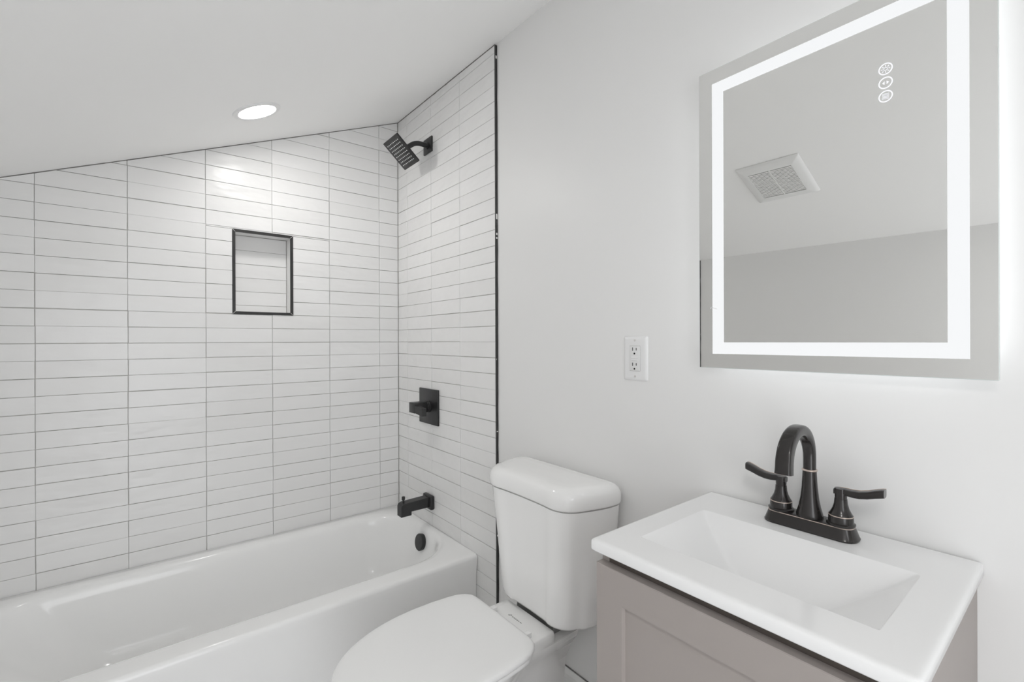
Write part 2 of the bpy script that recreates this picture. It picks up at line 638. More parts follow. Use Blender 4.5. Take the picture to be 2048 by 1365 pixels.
# baseboard along the painted right wall, between the tile edge and the vanity
bm = bmesh.new()
BBH = 0.1735
prof = [(PX, 0.0), (PX - 0.014, 0.0), (PX - 0.014, BBH - 0.030), (PX - 0.012, BBH - 0.026), (PX - 0.0115, BBH - 0.014),
        (PX - 0.008, BBH - 0.006), (PX - 0.006, BBH), (PX, BBH)]
rings = []
for y in (EDGE_Y - 0.012, -1.690):
    rings.append([Vector((p[0], y, p[1])) for p in prof])
loft(bm, rings)
struct('baseboard_right', bm, BASEB)
bm = bmesh.new()
box(bm, PX - 0.0045, PX + 0.001, -1.690, EDGE_Y - 0.02, BBH, BBH + 0.0014)
struct('trim_4', bm, CAULK)
bm = bmesh.new()
box(bm, KX, KX + 0.014, FY, EDGE_Y - 0.02, 0.0, BBH, bevel=0.003)
struct('baseboard_left', bm, BASEB)

# ------------------------------------------------------------------ bathtub
RIM = 0.3545
TX0, TX1, TY0, TY1 = KX + 0.006, -0.0015, -0.724, -0.003
tub = thing('bathtub', 'white enamel alcove bathtub set against the tiled walls', 'bathtub', (-0.78, -0.36, 0))
bm = bmesh.new()
NC, NE = 14, 6


def tub_ring(x0, x1, y0, y1, r, z):
    return rrect(x0, x1, y0, y1, r, z, NC, NE)


rings = []
o = .0035
rings.append(tub_ring(TX0, TX1, TY0 + 0.012, TY1, 0.004, 0.001))
rings.append(tub_ring(TX0, TX1, TY0 + 0.008, TY1, 0.004, RIM - 0.075))
rings.append(tub_ring(TX0, TX1, TY0 + 0.002, TY1, 0.004, RIM - 0.035))
rings.append(tub_ring(TX0, TX1, TY0, TY1, 0.004, RIM - 0.016))
for k in range(1, 7):                     # rolled front edge
    a = k / 6 * PI / 2
    rings.append(tub_ring(TX0, TX1, TY0 + 0.013 * (1 - math.cos(a)), TY1, 0.004, RIM - 0.016 + 0.0145 * math.sin(a)))
rings.append(tub_ring(TX0 + .001, TX1 - .001, TY0 + 0.03, TY1 - .001, 0.004, RIM - 0.0006))
bx0, bx1, by0, by1 = KX + 0.10, -0.018, -0.645, -0.048
R1 = [.215, .215, .16, .16]


def basin_ring(dx0, dx1, dyf, dyb, z, rk=1.0):
    return tub_ring(bx0 + dx0, bx1 - dx1, by0 + dyf, by1 - dyb, [q * rk for q in R1], z)


rings.append(basin_ring(-.012, -.004, -.012, -.010, RIM - 0.0002, 1.03))
rings.append(basin_ring(0, 0, 0, 0, RIM - 0.001))
rings.append(basin_ring(.008, .008, .008, .008, RIM - 0.004, .99))
rings.append(basin_ring(.017, .016, .016, .016, RIM - 0.012, .98))
rings.append(basin_ring(.026, .022, .022, .022, RIM - 0.025, .96))
rings.append(basin_ring(.040, .027, .026, .026, RIM - 0.045, .94))
rings.append(basin_ring(.075, .036, .033, .033, RIM - 0.09, .90))
rings.append(basin_ring(.130, .050, .042, .042, RIM - 0.15, .84))
rings.append(basin_ring(.190, .066, .053, .053, RIM - 0.21, .76))
rings.append(basin_ring(.225, .080, .066, .066, RIM - 0.245, .70))
rings.append(basin_ring(.255, .100, .085, .085, RIM - 0.268, .62))
rings.append(basin_ring(.290, .130, .115, .115, RIM - 0.281, .52))
rings.append(basin_ring(.340, .180, .160, .160, RIM - 0.287, .38))
rings.append(basin_ring(.420, .260, .225, .225, RIM - 0.289, .25))
loft(bm, rings)
obj('tub_body', bm, TUBW, tub, smooth=50)
# overflow cover on the drain-end slope
oc = Vector((-0.0555, -0.345, 0.290))
nv = Vector((-1, 0, 0.16)).normalized()
tz = Vector((0, 1, 0)).cross(nv)
bm = bmesh.new()
lathe(bm, [(0.012, -0.014), (0.034, -0.014), (0.0365, 0.004), (0.0365, 0.009), (0.034, 0.0115), (0.026, 0.0125), (0.001, 0.0125)], oc, 40, (0, 1, 0), tz, nv)
ov = obj('overflow_cover', bm, BLACK, tub, smooth=35)
ov['label'] = 'matte black round overflow cover'
# drain flange in the tub floor
bm = bmesh.new()
lathe(bm, [(0.037, 0.0), (0.037, 0.002), (0.032, 0.004), (0.026, 0.004), (0.024, 0.012), (0.001, 0.014)], (-0.27, -0.345, RIM - 0.2895), 32)
obj('drain', bm, BLACK, tub, smooth=35)

# ------------------------------------------------------------------ tub spout
FC = -0.336
sp = thing('tub_spout', 'matte black square tub spout with pull-up knob above bathtub', 'spout', (0, FC, 0.4625))
bm = bmesh.new()
box(bm, -0.020, 0.0, FC - 0.039, FC + 0.039, 0.4365 - 0.005, 0.4935 + 0.001, bevel=0.006, seg=3)
obj('wall_flange', bm, BLACK, sp, smooth=40)
bm = bmesh.new()
hw = 0.0235
prof = [(-0.018, 0.487), (-0.138, 0.4835), (-0.150, 0.478), (-0.154, 0.468), (-0.154, 0.426), (-0.106, 0.426), (-0.106, 0.442), (-0.018, 0.442)]
rings = []
for yv, ins in ((FC - hw, .003), (FC - hw + .003, 0), (FC + hw - .003, 0), (FC + hw, .003)):
    cxm = sum(p[0] for p in prof) / len(prof)
    ring = []
    for i, p in enumerate(prof):
        a, b = Vector(prof[i - 1]), Vector(prof[(i + 1) % len(prof)])
        t = (b - a).normalized()
        nn = Vector((-t.y, t.x))
        ring.append(Vector((p[0] + nn.x * ins, yv, p[1] + nn.y * ins)))
    rings.append(ring)
loft(bm, rings)
obj('spout_body', bm, BLACK, sp, smooth=25)
bm = bmesh.new()
lathe(bm, [(0.0045, -0.004), (0.0045, 0.010), (0.0075, 0.013), (0.0075, 0.024), (0.006, 0.0265), (0.001, 0.0265)], (-0.135, FC, 0.4835), 20)
obj('diverter_knob', bm, BLACK, sp, smooth=35)

# ------------------------------------------------------------------ shower valve
vv = thing('shower_valve', 'matte black shower valve with square plate and lever handle', 'valve', (0, -0.333, 0.8985))
bm = bmesh.new()
box(bm, -0.009, 0.0, -0.421, -0.244, 0.8175, 0.979, bevel=0.0022)
obj('escutcheon', bm, BLACK, vv, smooth=40)
bm = bmesh.new()
VC = (-0.008, -0.338, 0.899)
lathe(bm, [(0.027, 0.0), (0.027, 0.007), (0.0255, 0.009), (0.0255, 0.014), (0.024, 0.016), (0.024, 0.024), (0.018, 0.028), (0.001, 0.028)], VC, 36, (0, 1, 0), (0, 0, 1), (-1, 0, 0))
obj('hub', bm, BLACK, vv, smooth=35)
bm = bmesh.new()
box(bm, -0.094, -0.030, -0.365, -0.311, 0.877, 0.923, bevel=0.002)
hd = obj('handle', bm, BLACK, vv, smooth=40)
bm = bmesh.new()
# lever blade, from the cap towards the room, dropping a little
pa = [(-0.094, -0.352, 0.9145), (-0.094, -0.352, 0.882), (-0.070, -0.352, 0.882), (-0.070, -0.352, 0.9145)]
pb = [(-0.089, -0.424, 0.9035), (-0.089, -0.424, 0.8705), (-0.067, -0.424, 0.8705), (-0.067, -0.424, 0.9035)]
pm = [tuple((Vector(a) * .5 + Vector(b) * .5)) for a, b in zip(pa, pb)]
loft(bm, [[Vector(p) for p in pa], [Vector(p) for p in pm], [Vector(p) for p in pb]])
obj('lever', bm, BLACK, hd)

# ------------------------------------------------------------------ shower head
sh = thing('shower_fixture', 'matte black square shower head on bent wall arm', 'shower', (0, -0.332, 2.099))
bm = bmesh.new()
box(bm, -0.008, 0.0, -0.370, -0.293, 2.065, 2.135, bevel=0.0022)
obj('wall_plate', bm, BLACK, sh, smooth=40)
hc = Vector((-0.141, -0.335, 2.034))
ta = -3.867
a2 = Vector((math.cos(ta), 0, math.sin(ta)))          # towards the upper edge
a1 = Vector((0, 1, 0))
hn = Vector((a2.z, 0, -a2.x))                          # back normal (up and towards the wall)
if hn.z < 0:
    hn = -hn
bm = bmesh.new()
elb = []
p0 = Vector((-0.004, -0.333, 2.099))
pe = hc + hn * 0.028
k1 = Vector((-0.068, -0.334, 2.099))
ctrl = [p0, k1, pe]
pts = [p0, p0.lerp(k1, .35)]
c0 = k1 + (p0 - k1).normalized() * 0.03
c1 = k1 + (pe - k1).normalized() * 0.026
for i in range(9):
    t = i / 8
    pts.append(c0 * (1 - t) ** 2 + k1 * (2 * t * (1 - t)) + c1 * t ** 2)
pts.append(pe)
sweep(bm, pts, [(0.0108, 0.0108)] * len(pts), 20)
lathe(bm, [(0.016, 0.0), (0.016, 0.004), (0.012, 0.006), (0.001, 0.006)], (-0.008, -0.333, 2.099), 24, (0, 1, 0), (0, 0, 1), (-1, 0, 0))
obj('arm', bm, BLACK, sh, smooth=40)
bm = bmesh.new()
az = hn
lathe(bm, [(0.001, 0.0), (0.015, 0.0), (0.015, 0.010), (0.013, 0.012), (0.013, 0.030), (0.001, 0.030)], hc + hn * 0.006, 24, a1, a2, hn)
obj('swivel_nut', bm, BLACK, sh, smooth=35)
hs = 0.0705
bm = bmesh.new()
rings = []
for e, d in ((hs - .0015, 0), (hs, .0012), (hs, .0062), (hs - .0015, .0075)):
    rr_ = rrect(-e, e, -e, e, 0.004, 0, 4, 2)
    rings.append([hc + a1 * p.x + a2 * p.y + hn * d for p in rr_])
loft(bm, rings)
plate = obj('spray_plate', bm, BLACK, sh, smooth=40)
for i in range(8):
    for j in range(8):
        bm = bmesh.new()
        c = hc + a1 * ((i - 3.5) * 0.0142) + a2 * ((j - 3.5) * 0.0142)
        lathe(bm, [(0.0024, -0.001), (0.0023, 0.0012), (0.0015, 0.0032), (0.0004, 0.0033)], c, 10, a1, -a2, -hn)
        obj('nozzle', bm, NOZZ, plate, smooth=50)


# ------------------------------------------------------------------ downlights, exhaust fan on the sloping ceiling
CN = Vector((-0.415, -0.02, 1)).normalized()            # ceiling normal (up)
CX = Vector((1, 0, 0.415)).normalized()
CY = CN.cross(CX)


def cpt(x, y, d=0.0):
    return Vector((x, y, ceil_z(x, y))) - CN * d


def downlight(x, y, label, group):
    c = cpt(x, y)
    t = thing('recessed_downlight', label, 'ceiling light', c, group)
    bm = bmesh.new()
    prof = [(0.0620, 0.002), (0.0640, 0.005), (0.0700, 0.0055), (0.080, 0.0035), (0.082, 0.0), (0.062, -0.002)]
    rings = [circle(c - CN * h, r, 56, CX, CY) for r, h in prof]
    loft(bm, rings, closed=True)
    obj('trim_ring', bm, RING, t, smooth=40)
    bm = bmesh.new()
    rings = [circle(c - CN * h, r, 56, CX, CY) for r, h in ((0.0625, 0.0), (0.0625, 0.0022), (0.060, 0.0030))]
    loft(bm, rings)
    l = obj('lens', bm, LENS, t)
    l['label'] = 'glowing white round lens'
    return t


downlight(-0.716, -0.383, 'round recessed light glowing in the sloping ceiling above the tub', None)

downlight(-1.20, -2.45, 'unseen round recessed light added as fill in the sloping ceiling behind the camera', None)  # second lamp, out of view, added for soft overall light

fan_c = cpt(-1.067, -1.434)
fan = thing('exhaust_fan', 'white square louvered exhaust fan grille on sloping ceiling, seen in mirror', 'fan', fan_c)
FX, FYW = 0.122, 0.119


def fpt(a, b, d):
    return fan_c + CX * a + CY * b - CN * d


def fbox(bm, a0, a1, b0, b1, d0, d1, mat=0):
    vs = [bm.verts.new(fpt(a, b, d)) for a in (a0, a1) for b in (b0, b1) for d in (d0, d1)]
    for f in [(0, 1, 3, 2), (4, 6, 7, 5), (0, 4, 5, 1), (2, 3, 7, 6), (0, 2, 6, 4), (1, 5, 7, 3)]:
        bm.faces.new([vs[i] for i in f]).material_index = mat


bm = bmesh.new()
ga, gb = 0.083, 0.083
rings = []
for ea, eb, d in ((ga, gb, 0.004), (ga, gb, 0.016), (FX - .012, FYW - .012, 0.014), (FX - .003, FYW - .003, 0.008), (FX, FYW, 0.003), (FX, FYW, 0.001)):
    rings.append([fpt(p.x, p.y, d) for p in rrect(-ea, ea, -eb, eb, 0.004, 0, 4, 2)])
loft(bm, rings, cap0=False, cap1=True)
obj('grille_frame', bm, FANP, fan, smooth=30)
bm = bmesh.new()
fbox(bm, -ga, ga, -gb, gb, 0.0012, 0.0035)
obj('grille_backing', bm, FAND, fan)
bm = bmesh.new()
NS = 21
pit = 2 * ga / NS
for i in range(NS - 1):
    a = -ga + (i + 1) * pit
    fbox(bm, a - pit * 0.30, a + pit * 0.30, -gb, gb, 0.006, 0.0155)
fbox(bm, -ga, ga, -0.0025, 0.0025, 0.007, 0.0150)
obj('louver_slats', bm, FANP, fan)

# ------------------------------------------------------------------ mirror with light band
mi = thing('lighted_mirror', 'rectangular backlit mirror with white light band on the right wall', 'mirror', (PX, -1.92, 1.14))
MY0, MY1, MZ0, MZ1 = -2.163, -1.6805, 1.1365, 1.8100
MXF, MXB = -0.030, -0.025
bm = bmesh.new()
box(bm, MXF, MXB, MY0, MY1, MZ0, MZ1, mat=1, bevel=0.0012, seg=1)
for f in bm.faces:
    if f.normal.x < -0.9 and f.calc_area() > 0.1:
        f.material_index = 0
    if f.normal.x > 0.9:
        f.material_index = 2
mg = obj('mirror_glass', bm, [MIRR, MEDGE, MIRB], mi)
bm = bmesh.new()


def yz_frame(bm, y0, y1, z0, z1, w, xa, xb):
    for a0, a1, b0, b1 in ((y0, y1, z0, z0 + w), (y0, y1, z1 - w, z1), (y0, y0 + w, z0 + w, z1 - w), (y1 - w, y1, z0 + w, z1 - w)):
        box(bm, xa, xb, a0, a1, b0, b1)


BY0, BY1, BZ0, BZ1 = -2.1310, -1.7125, 1.1688, 1.7772
yz_frame(bm, BY0, BY1, BZ0, BZ1, 0.0258, MXF - 0.0006, MXF + 0.001)
b_ = obj('light_band', bm, BAND, mi)
b_['label'] = 'glowing frosted white light band'
# body behind the glass, and the LED strip round it
INS = 0.035
bm = bmesh.new()
box(bm, MXB, PX, MY0 + INS, MY1 - INS, MZ0 + INS, MZ1 - INS)
obj('back_box', bm, MIRB, mi)
bm = bmesh.new()
for a0, a1, b0, b1 in ((MY0 + INS - .003, MY1 - INS + .003, MZ0 + INS - .004, MZ0 + INS), (MY0 + INS - .003, MY1 - INS + .003, MZ1 - INS, MZ1 - INS + .004),
                       (MY0 + INS - .004, MY0 + INS, MZ0 + INS, MZ1 - INS), (MY1 - INS, MY1 - INS + .004, MZ0 + INS, MZ1 - INS)):
    box(bm, -0.020, -0.004, a0, a1, b0, b1)
obj('led_strip', bm, HALO, mi)
# three touch icons
ICX = MXF - 0.0005


def yz_ring(bm, cy, cz, r0, r1, n=36):
    rings = []
    for r, x in ((r0, MXF + .0004), (r1, MXF + .0004), (r1, ICX), (r0, ICX)):
        rings.append([Vector((x, cy + r * math.cos(2 * PI * i / n), cz + r * math.sin(2 * PI * i / n))) for i in range(n)])
    loft(bm, rings, closed=True)


def yz_poly(bm, pts):
    lo = [bm.verts.new((ICX, p[0], p[1])) for p in pts]
    hi = [bm.verts.new((MXF + .0004, p[0], p[1])) for p in pts]
    bm.faces.new(lo)
    bm.faces.new(hi[::-1])
    n = len(pts)
    for i in range(n):
        bm.faces.new((lo[i], hi[i], hi[(i + 1) % n], lo[(i + 1) % n]))


def yz_line(bm, p, q, w):
    p, q = Vector(p), Vector(q)
    d = (q - p).normalized()
    n = Vector((-d.y, d.x)) * w
    yz_poly(bm, [p - n, q - n, q + n, p + n])


for k, cz in enumerate((1.6690, 1.6450, 1.6215)):
    cyy = -2.0265
    bm = bmesh.new()
    yz_ring(bm, cyy, cz, 0.0083, 0.0101)
    ic = obj('touch_icon', bm, ICON, mi)
    bm = bmesh.new()
    if k == 0:
        yz_ring(bm, cyy, cz, 0.0022, 0.0030, 20)
        for i in range(8):
            a = 2 * PI * i / 8
            yz_line(bm, (cyy + .0040 * math.cos(a), cz + .0040 * math.sin(a)), (cyy + .0066 * math.cos(a), cz + .0066 * math.sin(a)), .00055)
    elif k == 1:
        for s in (-1, 1):
            yz_poly(bm, [(cyy + s * .0048, cz), (cyy + s * .0014, cz - .0030), (cyy + s * .0014, cz + .0030)][::s])
    else:
        for r in range(5):
            z = cz + (r - 2) * 0.0021
            for i in range(6):
                a = -0.0048 + i * 0.0016
                f_ = lambda q: 0.0006 * math.sin(q / 0.0048 * PI)
                yz_line(bm, (cyy + a, z + f_(a)), (cyy + a + 0.0016, z + f_(a + 0.0016)), .00045)
    obj('symbol', bm, ICON if k == 1 else ICON2, ic)
# a small curled white mark on the left side of the light band
bm = bmesh.new()
fp = [(-0.0316, -1.7080, 1.2705), (-0.0322, -1.7105, 1.2745), (-0.0325, -1.7125, 1.2740), (-0.0322, -1.7150, 1.2722), (-0.0318, -1.7185, 1.2712), (-0.0312, -1.7230, 1.2695)]
sweep(bm, [Vector(p) for p in fp], [(0.0009, 0.0007)] * len(fp), 6, up=Vector((1, 0, 0)))
obj('curl_mark', bm, PLAST, mi)

# ------------------------------------------------------------------ wall outlet
ou = thing('wall_outlet', 'white duplex wall outlet plate beside the mirror', 'outlet', (PX, -1.4775, 1.152))
OY0, OY1, OZ0, OZ1 = -1.5155, -1.4395, 1.0915, 1.2105
bm = bmesh.new()
rings = []
for ins, x in ((0, PX), (0, PX - .0025), (.0025, PX - .0050), (.006, PX - .0062), (.010, PX - .0065)):
    rings.append([Vector((x, p.x, p.y)) for p in rrect(OY0 + ins, OY1 - ins, OZ0 + ins, OZ1 - ins, max(.004 - ins * .3, .001), 0, 4, 2)])
loft(bm, rings)
obj('cover_plate', bm, PLAST, ou, smooth=30)
oc_y, oc_z = (OY0 + OY1) / 2, (OZ0 + OZ1) / 2
bm = bmesh.new()
box(bm, PX - .0066, PX - .004, oc_y - .0170, oc_y + .0170, oc_z - .0341, oc_z + .0341)
obj('plate_opening', bm, principled('plate_gap', (0.30, 0.30, 0.29), .7), ou)
bm = bmesh.new()
box(bm, PX - .0085, PX - .004, oc_y - .0165, oc_y + .0165, oc_z - .0335, oc_z + .0335, bevel=.0012)
rec = obj('receptacle', bm, PLAST2, ou, smooth=30)
for zc_ in (0.0205, -0.0205):
    for dy, hh in ((0.0058, 0.0044), (-0.0058, 0.0036)):
        bm = bmesh.new()
        box(bm, PX - .0088, PX - .008, oc_y + dy - .0010, oc_y + dy + .0010, oc_z + zc_ + .0045 - hh, oc_z + zc_ + .0045 + hh)
        obj('socket_slot', bm, SLOT, rec)
    bm = bmesh.new()
    lathe(bm, [(0.0026, 0), (0.0026, 0.0008), (0.0001, 0.0008)], (PX - .0080, oc_y, oc_z + zc_ - .0075), 16, (0, 1, 0), (0, 0, 1), (-1, 0, 0))
    obj('ground_hole', bm, SLOT, rec)
for zb, nm in ((0.0036, 'test_button'), (-0.0036, 'reset_button')):
    bm = bmesh.new()
    box(bm, PX - .0098, PX - .008, oc_y - .0105, oc_y + .0105, oc_z + zb - .0029, oc_z + zb + .0029, bevel=.0006)
    obj(nm, bm, PLAST, rec)
for zs in (0.0485, -0.0485):
    bm = bmesh.new()
    lathe(bm, [(0.0031, 0), (0.0029, 0.0010), (0.0001, 0.0014)], (PX - .0063, oc_y, oc_z + zs), 16, (0, 1, 0), (0, 0, 1), (-1, 0, 0))
    obj('screw', bm, SCREW, ou, smooth=40)

# ------------------------------------------------------------------ toilet
TYC = -1.235
to = thing('toilet', 'white two-piece toilet with closed lid between tub and vanity', 'toilet', (-0.30, TYC, 0))


def sym_ring(pts, z, dy=0.0):
    """pts: half outline list of (x, halfwidth) from the front tip to the rear; mirrored"""
    a = [Vector((x, TYC + dy + w, z)) for x, w in pts]
    b = [Vector((x, TYC + dy - w, z)) for x, w in pts[::-1] if w > 1e-6]
    return a + b


def smooth_poly(pts, n):
    """Catmull-Rom resample of an open 2D polyline"""
    P = [Vector((*p, 0)) for p in pts]
    P = [P[0] * 2 - P[1]] + P + [P[-1] * 2 - P[-2]]
    seg = len(P) - 3
    out = []
    for i in range(n + 1):
        t = i / n * seg
        k = min(int(t), seg - 1)
        t -= k
        p0, p1, p2, p3 = P[k:k + 4]
        v = 0.5 * ((2 * p1) + (p2 - p0) * t + (2 * p0 - 5 * p1 + 4 * p2 - p3) * t * t + (3 * p1 - p0 - 3 * p2 + p3) * t ** 3)
        out.append((v.x, max(0.0, v.y)))
    return out


# tank outline, clockwise half from rear centre to front centre
def tank_half(front, side, back=PX - 0.012):
    # symmetric outline given as (x, halfwidth) rear corner -> front centre
    pts = [(back, side - .030), (back - .004, side - .014), (back - 0.014, side - .004), (back - .034, side), (back - .070, side - .0025), (back - .105, side - .011)]
    pts += [(front + .048, side - .0235), (front + .026, side - .034), (front + .010, side - .050), (front + .0015, side - .070), (front - .001, side - .092), (front + .003, side * .36), (front + .005, 0.0)]
    return pts


def tank_ring(front, side, z, ins=0.0):
    pts = smooth_poly(tank_half(front, side), 48)
    xc_ = (front + PX - .012) / 2
    kx, ky = 1 - ins / abs(xc_ - front), 1 - ins / side
    pts = [(xc_ + (x - xc_) * kx, w * ky) for x, w in pts]
    a = [Vector((x, TYC + w, z)) for x, w in pts]
    b = [Vector((x, TYC - w, z)) for x, w in pts[::-1][1:]]
    return a + b


bm = bmesh.new()
rings = [tank_ring(-0.176, 0.174, 0.4185, .030), tank_ring(-0.176, 0.174, 0.4195, .012), tank_ring(-0.177, .176, .4235, .004), tank_ring(-.178, .178, .432, .0005), tank_ring(-.179, .180, .446),
         tank_ring(-.183, .188, .53), tank_ring(-.188, .197, .64), tank_ring(-.1960, .2085, .7515)]
loft(bm, rings)
obj('tank', bm, PORC, to, smooth=60)
bm = bmesh.new()
LZ = 0.7560
LF, LS = -.2015, .2140
rings = [tank_ring(LF, LS, LZ, .016), tank_ring(LF, LS, LZ, .003), tank_ring(LF, LS, LZ + .002, .0012), tank_ring(LF, LS, LZ + .006), tank_ring(LF, LS, LZ + .022), tank_ring(LF, LS, LZ + .033, .0015),
         tank_ring(LF, LS, LZ + .041, .0045), tank_ring(LF, LS, LZ + .047, .009), tank_ring(LF, LS, LZ + .0515, .015),
         tank_ring(LF, LS, LZ + .0545, .023), tank_ring(LF, LS, LZ + .0560, .034), tank_ring(LF, LS, LZ + .0568, .060)]
loft(bm, rings)
obj('tank_lid', bm, PORC, to, smooth=60)

# bowl with rear deck
SY = 0.010     # the seat sits a touch towards the tub


def bowl_half(tip, wmax, xm, deckw, rear):
    """front tip -> widest at xm -> deck -> rear"""
    pts = []
    for i in range(19):
        a = i / 18 * PI / 2
        pts.append((xm - (xm - tip) * math.cos(a), wmax * math.sin(a) ** 0.92))
    x_d = -0.232
    for i in range(1, 13):
        t = i / 12
        s = t * t * (3 - 2 * t)
        pts.append((xm + (x_d - xm) * t, wmax + (deckw - wmax) * (s * .9 + .1 * t)))
    pts.append((-0.19, deckw - .0005))
    pts.append((rear - .005, deckw - .0012))
    pts.append((rear, deckw - .006))
    pts.append((rear, 0.0))
    return pts


DZ_ = 0.405
bm = bmesh.new()


def bring(tip, wm, xm, dw, rear, z):
    return sym_ring(bowl_half(tip, wm, xm, dw, rear), z, SY)


rings = [bring(-.53, .095, -.36, .085, -.10, 0.001), bring(-.535, .100, -.36, .088, -.09, 0.02), bring(-.535, .098, -.36, .080, -.085, 0.06),
         bring(-.545, .098, -.37, .066, -.080, 0.15), bring(-.58, .110, -.40, .060, -.075, 0.22), bring(-.635, .135, -.42, .064, -.07, 0.28),
         bring(-.68, .160, -.43, .080, -.065, 0.325), bring(-.695, .170, -.43, .098, -.062, 0.352), bring(-.701, .174, -.43, .104, -.060, 0.370), bring(-.702, .1745, -.43, .105, -.062, .3745),
         bring(-.703, .175, -.43, .106, -.158, .3750), bring(-.706, .177, -.43, .1075, -.158, DZ_ - .010),
         bring(-.704, .175, -.43, .106, -.1595, DZ_ - .003), bring(-.700, .172, -.43, .103, -.162, DZ_), bring(-.66, .14, -.43, .085, -.175, DZ_)]
loft(bm, rings)
obj('bowl', bm, PORC, to, smooth=50)
# gasket between deck and tank, widened and greyed to give the tank's shade
bm = bmesh.new()
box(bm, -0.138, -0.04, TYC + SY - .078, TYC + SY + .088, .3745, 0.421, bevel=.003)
obj('tank_gasket_shade', bm, principled('gasket_shade', (.24, .24, .235), .8), to)


def seat_half(tip, wmax, xm, rear, rw):
    pts = []
    for i in range(25):
        a = i / 24 * PI / 2
        pts.append((xm - (xm - tip) * math.cos(a), wmax * math.sin(a)))
    for x, w in ((xm + .05, wmax - .0005), (xm + .10, wmax - .006), (rear - .040, rw + .014), (rear - .018, rw + .001), (rear - .006, rw - .012), (rear - .001, rw - .030), (rear, rw - .05), (rear + .0005, 0.0)):
        pts.append((x, w))
    return pts


def seat_ring(tip, wm, xm, rear, rw, z, ins=0.0):
    return sym_ring(seat_half(tip + ins, wm - ins, xm, rear - ins, rw - ins), z, SY + .004)


bm = bmesh.new()
A = (-.712, .178, -.43, -.263, .154)
rings = [seat_ring(*A, DZ_ + .001, .004), seat_ring(*A, DZ_ + .004, .001), seat_ring(*A, DZ_ + .010), seat_ring(*A, DZ_ + .014, .001), seat_ring(*A, DZ_ + .0155, .006), seat_ring(*A, DZ_ + .0155, .03)]
loft(bm, rings)
obj('seat', bm, SEATP, to, smooth=50)
bm = bmesh.new()
A = (-.717, .182, -.43, -.259, .157)
z = DZ_ + .017
rings = [seat_ring(*A, z, .012), seat_ring(*A, z, .003), seat_ring(*A, z + .003, 0), seat_ring(*A, z + .0105, 0), seat_ring(*A, z + .0135, .0018), seat_ring(*A, z + .0155, .006),
         seat_ring(*A, z + .0170, .014), seat_ring(*A, z + .0176, .024)]
loft(bm, rings)
obj('seat_lid', bm, SEATP, to, smooth=60)
for s in (-1, 1):
    bm = bmesh.new()
    yc = TYC + SY + s * 0.077
    box(bm, -0.262, -0.226, yc - .008, yc + .008, DZ_ - .0005, DZ_ + .0130, bevel=.0015)
    obj('hinge', bm, SEATP, to, smooth=40)
# small grey printed maker's mark on the deck
bm = bmesh.new()
mx = -0.2080
y = TYC + SY + 0.036
for wd, hh, off in [(q[0] * 1.25, q[1] * 1.1, q[2] * 1.3) for q in ((.0080, .0075, 0), (.0042, .0040, .0115), (.0034, .0036, .0175), (.0036, .0040, .0225), (.0038, .0036, .0275), (.0036, .0032, .0325), (.0060, .0030, .0385))]:
    if off == 0:
        box(bm, mx - hh / 2, mx + hh * .05, y - off - wd * .6, y - off, DZ_ + .0, DZ_ + .0006)
        box(bm, mx - hh * .05, mx + hh / 2, y - off - wd, y - off - wd * .4, DZ_ + .0, DZ_ + .0006)
    else:
        box(bm, mx - hh / 2, mx + hh / 2, y - off - wd * .35, y - off, DZ_ + .0, DZ_ + .0006)
        box(bm, mx - hh * .12, mx + hh * .12, y - off - wd * .8, y - off, DZ_ + .0, DZ_ + .0006)
        box(bm, mx - hh / 2, mx + hh * .3, y - off - wd * .8, y - off - wd * .6, DZ_ + .0, DZ_ + .0006)
obj('printed_mark', bm, LOGO, to)

# ------------------------------------------------------------------ vanity
VY0, VY1 = -2.1420, -1.6865
VT = 0.8450
VXF = -0.4100
vc = thing('vanity_cabinet', 'taupe shaker vanity cabinet under white sink top', 'cabinet', (-0.2, -1.914, 0))
CY0, CY1 = VY0 + 0.008, VY1 - 0.006
CXF = -0.384                        # carcass front
DXF = -0.4025                       # door face
CTOP = VT - 0.0225
bm = bmesh.new()
pt = 0.016
box(bm, CXF, PX - .0005, CY0, CY0 + pt, 0.0, CTOP, 0)
box(bm, CXF, PX - .0005, CY1 - pt, CY1, 0.0, CTOP, 0)
box(bm, CXF, PX - .0005, CY0 + pt, CY1 - pt, 0.09, 0.106, 0)
box(bm, -0.012, PX - .0005, CY0 + pt, CY1 - pt, 0.106, CTOP, 0)
box(bm, CXF, CXF + .016, CY0 + pt, CY1 - pt, CTOP - .055, CTOP, 1)  # front rail coloured dark for the shade in the gap above the door
box(bm, -0.33, -0.314, CY0 + pt, CY1 - pt, 0.0, 0.09, 0)
obj('carcass', bm, [CAB, RAIL_SHADE], vc)
# shaker door
DZ0, DZ1 = 0.10, 0.8020
dy0, dy1 = CY0 + 0.0015, CY1 - 0.0005
ST, RL = 0.0585, 0.0585
bm = bmesh.new()
yi0, yi1, zi0, zi1 = dy0 + ST, dy1 - ST, DZ0 + RL, DZ1 - RL
rings = []
ch = 0.0020
for a0, a1, b0, b1, x in ((dy0, dy1, DZ0, DZ1, CXF - .0005), (dy0, dy1, DZ0, DZ1, DXF + .0012), (dy0 + .0012, dy1 - .0012, DZ0 + .0012, DZ1 - .0012, DXF),
                          (yi0 - ch, yi1 + ch, zi0 - ch, zi1 + ch, DXF), (yi0, yi1, zi0, zi1, DXF + .0075), (yi0, yi1, zi0, zi1, DXF + .011)):
    rings.append([Vector((x, a0, b0)), Vector((x, a1, b0)), Vector((x, a1, b1)), Vector((x, a0, b1))])
loft(bm, rings, cap0=True, cap1=False)
door = obj('door', bm, CAB, vc)
bm = bmesh.new()
box(bm, DXF + .0075, DXF + .014, yi0 - .004, yi1 + .004, zi0 - .004, zi1 + .004)
